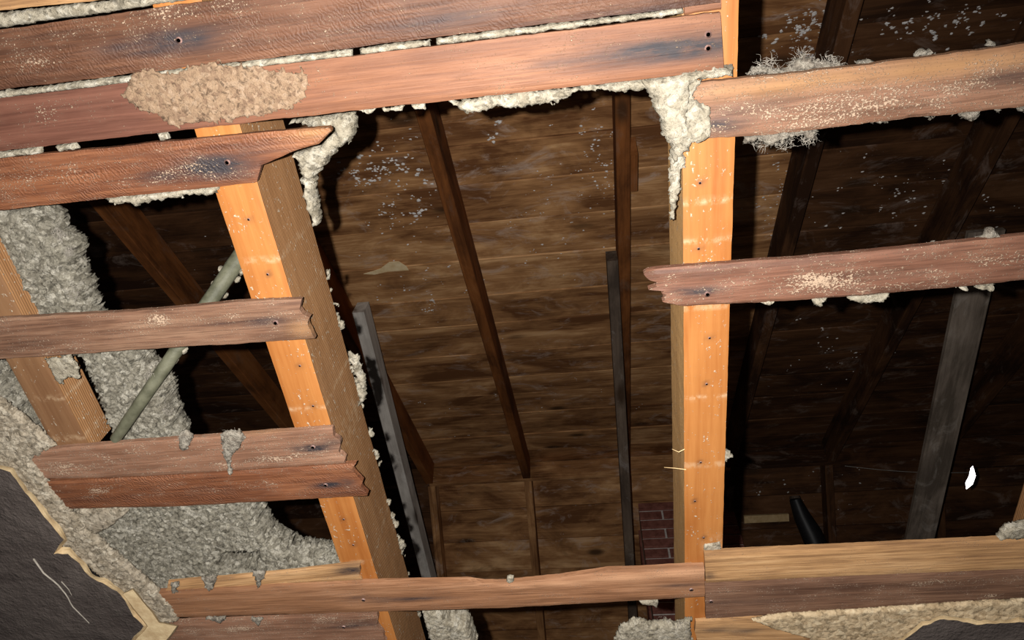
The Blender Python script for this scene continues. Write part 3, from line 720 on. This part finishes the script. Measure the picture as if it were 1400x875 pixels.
# left joist top corner
B('plaster_mass', 'torn grey plaster clump at the top right of left joist', [(388, 172), (400, 166), (478, 156), (484, 172), (478, 196), (460, 206), (440, 230), (424, 252), (430, 285), (433, 312), (427, 318), (416, 290), (407, 240), (398, 212), (430, 200), (452, 180)], .05, .03, WHITE, .005, .012, .004, .006, .0020, seed=40, cat='plaster')
jp = []
R = random.Random(5)
yy = P(440, 330, .106)[1]
while yy < 1.05:
    cx_, cy_ = proj((JL1, yy, BASE + .106)); yy += R.uniform(.006, .018)
    if cy_ < 330 or 640 < cy_ < 690: continue
    if R.random() < .62:
        ww = R.uniform(0, 4); hh = R.uniform(2, 8)
        jp.append([(cx_ - 3 - hh * .3, cy_ - hh), (cx_ + ww, cy_ - hh * .6), (cx_ + ww * .8 + hh * .3, cy_ + hh * .5), (cx_ - 2 + hh * .3, cy_ + hh)])
jp.append([(474, 484), (490, 492), (498, 520), (500, 550), (489, 556), (491, 530), (482, 508)])
B('plaster_crumb', 'row of white plaster crumbs along the upper edge of left joist', jp, .082, .012, WHITE, .003, .008, .003, .004, .0021, seed=41, cat='plaster', kind='stuff')
B('plaster_mass', 'cream plaster lumps beside the foot of left joist', [(574, 838), (600, 838), (612, 850), (640, 862), (650, 890), (590, 895)], .03, .04, WHITE, .004, .010, .003, .006, .0020, seed=42, cat='plaster')
B('plaster_mass', 'ragged cream plaster lumps at bottom beside the right joist', [(842, 878), (850, 860), (870, 852), (890, 856), (912, 852), (925, 858), (945, 850), (948, 900), (830, 900)], LZ - .002, .012, WHITE, .003, .010, .004, .005, .002, seed=43, cat='plaster')
B('plaster_crumb', 'white plaster flake hanging beneath the long bottom lath', [(873, 823), (900, 821), (900, 829), (898, 834), (893, 829), (878, 828)], LZ, .006, WHITE, .001, .006, .001, .002, .0016, seed=44, cat='plaster')
B('plaster_crumb', 'tiny white plaster bit perched on the long bottom lath', [(693, 790), (703, 789), (703, 796), (697, 799), (692, 796)], LZ, .006, WHITE, .001, .005, .001, .002, .0014, seed=45, cat='plaster')
B('plaster_crumb', 'white plaster crumb hanging off the right side of right joist', [(989, 612), (996, 618), (1003, 626), (996, 628), (994, 634), (989, 630)], .004, .008, WHITE, .001, .005, .001, .002, .0014, seed=46, cat='plaster')
B('plaster_crumb', 'white plaster smear on the right joist above the tan lath', [(962, 745), (985, 742), (987, 755), (962, 756)], -.0022, .003, DULL, .001, .005, .001, .002, .0016, seed=47, cat='plaster')
# fluff round the right hand laths
B('fluff_tuft', 'shaggy pale fluff on top of the thick upper right lath', [(1022, 104), (1030, 92), (1045, 88), (1060, 96), (1075, 96), (1085, 84), (1105, 78), (1125, 86), (1150, 84), (1162, 90), (1140, 97), (1080, 103)], .004, .014, FIBM := fluff_mat('pale_fluff', (.15, .125, .10), (.26, .23, .185), (.36, .325, .27), .9, .9), .003, .008, .005, .005, .002, seed=48)
B('fluff_tuft', 'fluff lumps on top of the thick upper right lath', [[(1165, 90), (1185, 80), (1205, 84), (1200, 91)], [(1250, 78), (1262, 68), (1280, 70), (1285, 76)], [(1352, 66), (1358, 56), (1366, 60), (1366, 66)]], .002, .012, FIBM, .002, .007, .004, .004, .002, seed=49)
B('fluff_tuft', 'hanging pale fluff below the left part of thick upper right lath', [(1018, 186), (1062, 182), (1120, 176), (1118, 190), (1108, 194), (1095, 184), (1082, 192), (1066, 200), (1052, 202), (1046, 193), (1030, 198), (1020, 200)], LZ, .014, FIBM, .003, .008, .005, .005, .002, seed=50)
B('fluff_tuft', 'fluff drips below the thick upper right lath', [[(1195, 165), (1226, 161), (1222, 170), (1206, 171)], [(1264, 158), (1282, 156), (1278, 172), (1272, 166)], [(1310, 154), (1344, 150), (1336, 163), (1320, 167)], [(1358, 148), (1376, 146), (1372, 158)], [(1130, 174), (1156, 170), (1150, 177)], [(1392, 144), (1420, 140), (1412, 156), (1396, 155)]], LZ, .012, FIBM, .002, .007, .004, .004, .0018, seed=51)
B('fluff_tuft', 'white plaster drips below the rusty lath', [[(1040, 414), (1060, 412), (1052, 420)], [(1112, 410), (1132, 408), (1124, 422), (1117, 420)], [(1157, 406), (1218, 402), (1216, 411), (1206, 417), (1178, 416), (1162, 414)], [(1308, 395), (1328, 393), (1320, 402)], [(1330, 393), (1364, 390), (1360, 400), (1342, 399)]], LZ, .010, WHITE, .002, .007, .003, .003, .0018, seed=52, cat='plaster')
B('fluff_tuft', 'two pale crumbs sitting on top of the rusty lath', [[(1333, 330), (1348, 324), (1355, 314), (1362, 316), (1372, 326), (1374, 330)], [(1270, 338), (1284, 332), (1282, 338)]], LZ + .002, .012, FIBM, .002, .006, .002, .004, .0018, seed=53)
# grey insulation at left
B('insulation_batt', 'grey blown insulation mass with a ragged right edge at upper left', [(-160, 270), (-20, 282), (35, 286), (65, 303), (72, 325), (97, 340), (95, 372), (110, 400), (118, 440), (150, 465), (188, 486), (200, 512), (222, 535), (228, 560), (242, 600), (244, 630), (160, 630), (150, 598), (104, 492), (66, 500), (24, 438), (-20, 362), (-160, 180)],
  .024, .045, GREY, .007, .009, .006, .012, .0021, seed=60)
B('insulation_batt', 'grey blown insulation heap spreading above the bottom left laths', [(40, 640), (345, 645), (342, 690), (352, 712), (368, 742), (398, 760), (440, 766), (492, 772), (480, 800), (430, 815), (225, 825), (170, 800), (95, 715)],
  .004, .045, GREY, .006, .009, .006, .012, .0021, holes=[[(300, 771), (316, 758), (350, 760), (344, 778), (308, 782)]], seed=61)
B('insulation_batt', 'grey insulation left of the brown joist stub at left edge', [(-160, 480), (-12, 520), (8, 536), (30, 572), (52, 600), (60, 612), (-160, 620)], .010, .05, GREY, .006, .009, .005, .01, .0021, seed=62)
B('plaster_mass', 'dirty white plaster rim along the broken dark ceiling at left', [(-160, 530), (-10, 545), (25, 570), (60, 600), (70, 612), (42, 630), (66, 664), (92, 700), (125, 735), (190, 790), (232, 826), (246, 852), (215, 858), (150, 800), (72, 740), (10, 645), (-160, 640)],
  -.012, .012, DULL, .004, .009, .004, .006, .0020, seed=63, cat='plaster')
B('plaster_mass', 'cracked brownish plaster piece under the lower red lath', [(100, 698), (175, 696), (170, 706), (150, 722), (125, 735), (108, 722)], -.006, .008, DULL, .002, .010, .002, .004, .002, seed=64, cat='plaster')
B('plaster_smear', 'white plaster smear on the side of brown joist stub', [(60, 492), (95, 489), (106, 505), (108, 520), (90, 516), (80, 528), (70, 512)], -.003, .006, WHITE, .002, .007, .003, .003, .002, seed=65, cat='plaster')
B('fluff_tuft', 'left of two grey fluff tufts on the upper paired lath', [(243, 594), (252, 590), (262, 596), (258, 612), (250, 618), (244, 610)], -.014, .007, FIBM, .002, .006, .002, .004, .0018, seed=66)
tf = B('fluff_tuft', 'larger right fluff tuft draped over both paired laths', [(301, 598), (312, 590), (330, 590), (334, 600), (326, 614), (316, 626), (313, 640), (316, 650), (309, 652), (310, 636), (303, 622)], -.014, .007, FIBM, .002, .006, .003, .004, .0018, seed=67)
fibres('fibre', [(318, 600, 12), (250, 600, 6)], FIBER, 60, 8, .0002, z=-.012, parent=tf, kind='stuff')
B('fluff_tuft', 'fluff bits hanging by the thin tan lath strip', [[(345, 783), (360, 782), (360, 795), (352, 806), (348, 798)], [(275, 792), (296, 788), (294, 800), (284, 812)], [(232, 800), (244, 796), (240, 812), (234, 815)], [(342, 846), (360, 848), (352, 858)], [(280, 846), (308, 845), (300, 853)]], -.013, .006, FIBM, .002, .006, .004, .003, .0018, seed=68)
B('plaster_crumb', 'pale plaster clot on the lath top at the right edge', [(1366, 741), (1370, 730), (1384, 722), (1410, 716), (1420, 738)], LZ, .012, WHITE, .002, .007, .003, .004, .0018, seed=71, cat='plaster')
# fibres on the shaggy tufts, each a thing of its own kind
fibres('fibre_tangle', [(1050, 96, 16), (1100, 90, 20), (1135, 90, 16)], FIBER, 130, 11, .00022, z=.008, label='wispy fibres sticking up from the fluff on the upper right lath', cat='fibre', kind='stuff')
fibres('fibre_tangle', [(1040, 190, 14), (1070, 190, 16), (1105, 184, 12)], FIBER, 100, 9, .00022, z=-.002, label='wispy fibres hanging beneath the upper right lath near the joist', cat='fibre', kind='stuff')
fibres('fibre_tangle', [(900, 868, 26), (930, 862, 12)], FIBER, 80, 9, .00022, z=-.012, label='wispy fibres on the bottom plaster lumps by right joist', cat='fibre', kind='stuff')
fibres('fibre_tangle', [(95, 345, 6), (100, 400, 10), (205, 515, 8), (230, 560, 8), (360, 730, 10), (80, 320, 8)], FIBER, 60, 8, .00022, z=.02, label='wispy fibres along the ragged edge of grey insulation', cat='fibre', kind='stuff')
def strand(label, pts, z, r, mat=FIBER, name='loose_strand', cat='strand'):
    pts = resample([P(x, y, z) for x, y in pts], 16)
    o = tube(name, [tuple(p) for p in pts], [r * (1 - .6 * i / 15) for i in range(16)], mat, 5)
    return tag(o, label, cat)
strand('upper thin golden splinter sticking out left of right joist', [(936, 614), (928, 618), (919, 614)], -.002, .0005, SCAR, 'wood_splinter', 'splinter')
strand('lower thin golden splinter sticking out left of right joist', [(938, 642), (922, 640), (908, 639)], -.002, .0005, SCAR, 'wood_splinter', 'splinter')
strand('pale cobweb strand hanging on the dark ceiling at bottom left', [(46, 764), (60, 784), (78, 798), (92, 815), (98, 828), (112, 842), (122, 852)], -.0245, .0012)
strand('short forked end of pale cobweb on the dark ceiling', [(84, 795), (94, 806), (98, 814)], -.0242, .0008)

# ================================================================== CEILING REMAINS (setting)
def plate(name, poly, z0, z1, grow, mats, seed=0, jag=2.0, parent=None, kind='structure', open_idx=None):
    """broken plaster sheet: face at z0, torn sloping edge up to z1"""
    R = random.Random(seed); pts = []
    n = len(poly)
    for i in range(n):
        a = np.array(poly[i], float); b = np.array(poly[(i + 1) % n], float); L = np.linalg.norm(b - a); k = max(1, int(L / 6))
        for t in range(k):
            p = a + (b - a) * t / k; s = so = seed * 3.3
            p = p + np.array([noise.noise((p[0] * .09, p[1] * .09, s)), noise.noise((p[0] * .09, p[1] * .09, s + 5))]) * jag
            pts.append(p)
    pts = np.array(pts); N = len(pts); c = pts.mean(0)
    nxt = np.roll(pts, -1, 0); prv = np.roll(pts, 1, 0); t = nxt - prv; t /= np.linalg.norm(t, axis=1)[:, None]; nr = np.stack([t[:, 1], -t[:, 0]], 1)
    area = .5 * np.sum(pts[:, 0] * nxt[:, 1] - nxt[:, 0] * pts[:, 1])
    if area < 0: nr = -nr
    g = np.array([grow * (1 + .6 * noise.noise((p[0] * .06, p[1] * .06, 9))) for p in pts])
    out = pts + nr * g[:, None]
    V = [P(x, y, z0) for x, y in pts] + [P(x, y, (z0 + z1) / 2) for x, y in pts + nr * g[:, None] * .55] + [P(x, y, z1) for x, y in out]
    Fs = [tuple(range(N))]; mi = [0]
    for l in range(2):
        for i in range(N): j = (i + 1) % N; Fs.append((l * N + i, l * N + j, (l + 1) * N + j, (l + 1) * N + i)); mi.append(1)
    Fs.append(tuple(range(3 * N - 1, 2 * N - 1, -1))); mi.append(1)
    o = mesh_obj(name, V, Fs, mats, parent, None, 0, False, mi)
    if kind: o['kind'] = kind
    return o
cl = plate('ceiling', [(-200, 625), (0, 640), (14, 645), (30, 668), (52, 695), (70, 718), (86, 738), (73, 757), (92, 758), (108, 770), (122, 788), (145, 800), (160, 808), (172, 822), (183, 842), (196, 856), (176, 880), (160, 960), (-200, 960)], -.024, -.013, 7, [PAINT, CREAM], 1)
cl['label'] = 'dark stained ceiling plaster remnant with a broken cream edge at bottom left'
pl = plate('plaster_chip', [(168, 812), (182, 806), (208, 838), (218, 852), (242, 856), (222, 882), (180, 882), (202, 856)], -.0235, -.013, 2, [CREAM, CREAM], 2, 1.0, kind=None)
tag(pl, 'cream broken plaster chip at the right edge of dark ceiling', 'plaster')
c2 = plate('ceiling', [(1215, 890), (1240, 872), (1262, 856), (1285, 847), (1310, 848), (1335, 854), (1400, 851), (1600, 846), (1600, 980), (1200, 980)], -.024, -.016, 5, [PAINT, CREAM], 3)
c2['label'] = 'dark ceiling plaster remnant with a curved cream edge at bottom right'
B('plaster_mass', 'broad cream plaster sheet above the dark bottom right ceiling', [(1028, 850), (1060, 843), (1180, 836), (1300, 828), (1400, 822), (1600, 812), (1600, 890), (1100, 900), (1110, 876), (1060, 862)], -.013, .008, CREAMF := fluff_mat('cream_rough', (.28, .20, .115), (.42, .32, .20), (.52, .42, .28), .7, .5), .002, .014, .002, .004, .0021, seed=70, cat='plaster')

# ================================================================== ROUND POLE behind the left laths
POLE = flat_mat('olive_grey_pole', (.045, .045, .028), (.095, .093, .062), 45, .6, .4)
pe = [P(158 + 172 * t + 24 * t, 600 - 250 * t - 36 * t, -.000 + .15 * t ** 1.5) for t in np.linspace(0, 1, 24)]
pole = tube('round_pole', pe, [.0065 + .0045 * t for t in np.linspace(0, 1, 24)], POLE, 16, None, .0008)
tag(pole, 'olive grey round pole slanting behind the left laths into insulation', 'pole')
ps = []
for i, (x, y, s) in enumerate([(299, 370, 4), (289, 390, 3), (329, 374, 5), (322, 385, 5), (305, 407, 5), (250, 482, 5), (238, 497, 5), (219, 523, 4)]):
    ps.append([(x - s, y - s * .6), (x, y - s), (x + s, y - s * .4), (x + s * .6, y + s * .6), (x - s * .5, y + s)])
B('plaster_crumb', 'white plaster crumbs clinging to the upper part of the olive grey pole', ps[:5], .105, .01, WHITE, .001, .006, .001, .003, .0018, seed=80, cat='plaster', kind='stuff')
B('plaster_crumb', 'white plaster crumbs on the olive grey pole below the mauve lath', ps[5:], .038, .01, WHITE, .001, .006, .001, .003, .0018, seed=81, cat='plaster', kind='stuff')

for o in list(bpy.data.objects):
    if o.parent is None and o.type == 'MESH' and 'label' not in o.keys(): print('NOLABEL', o.name)
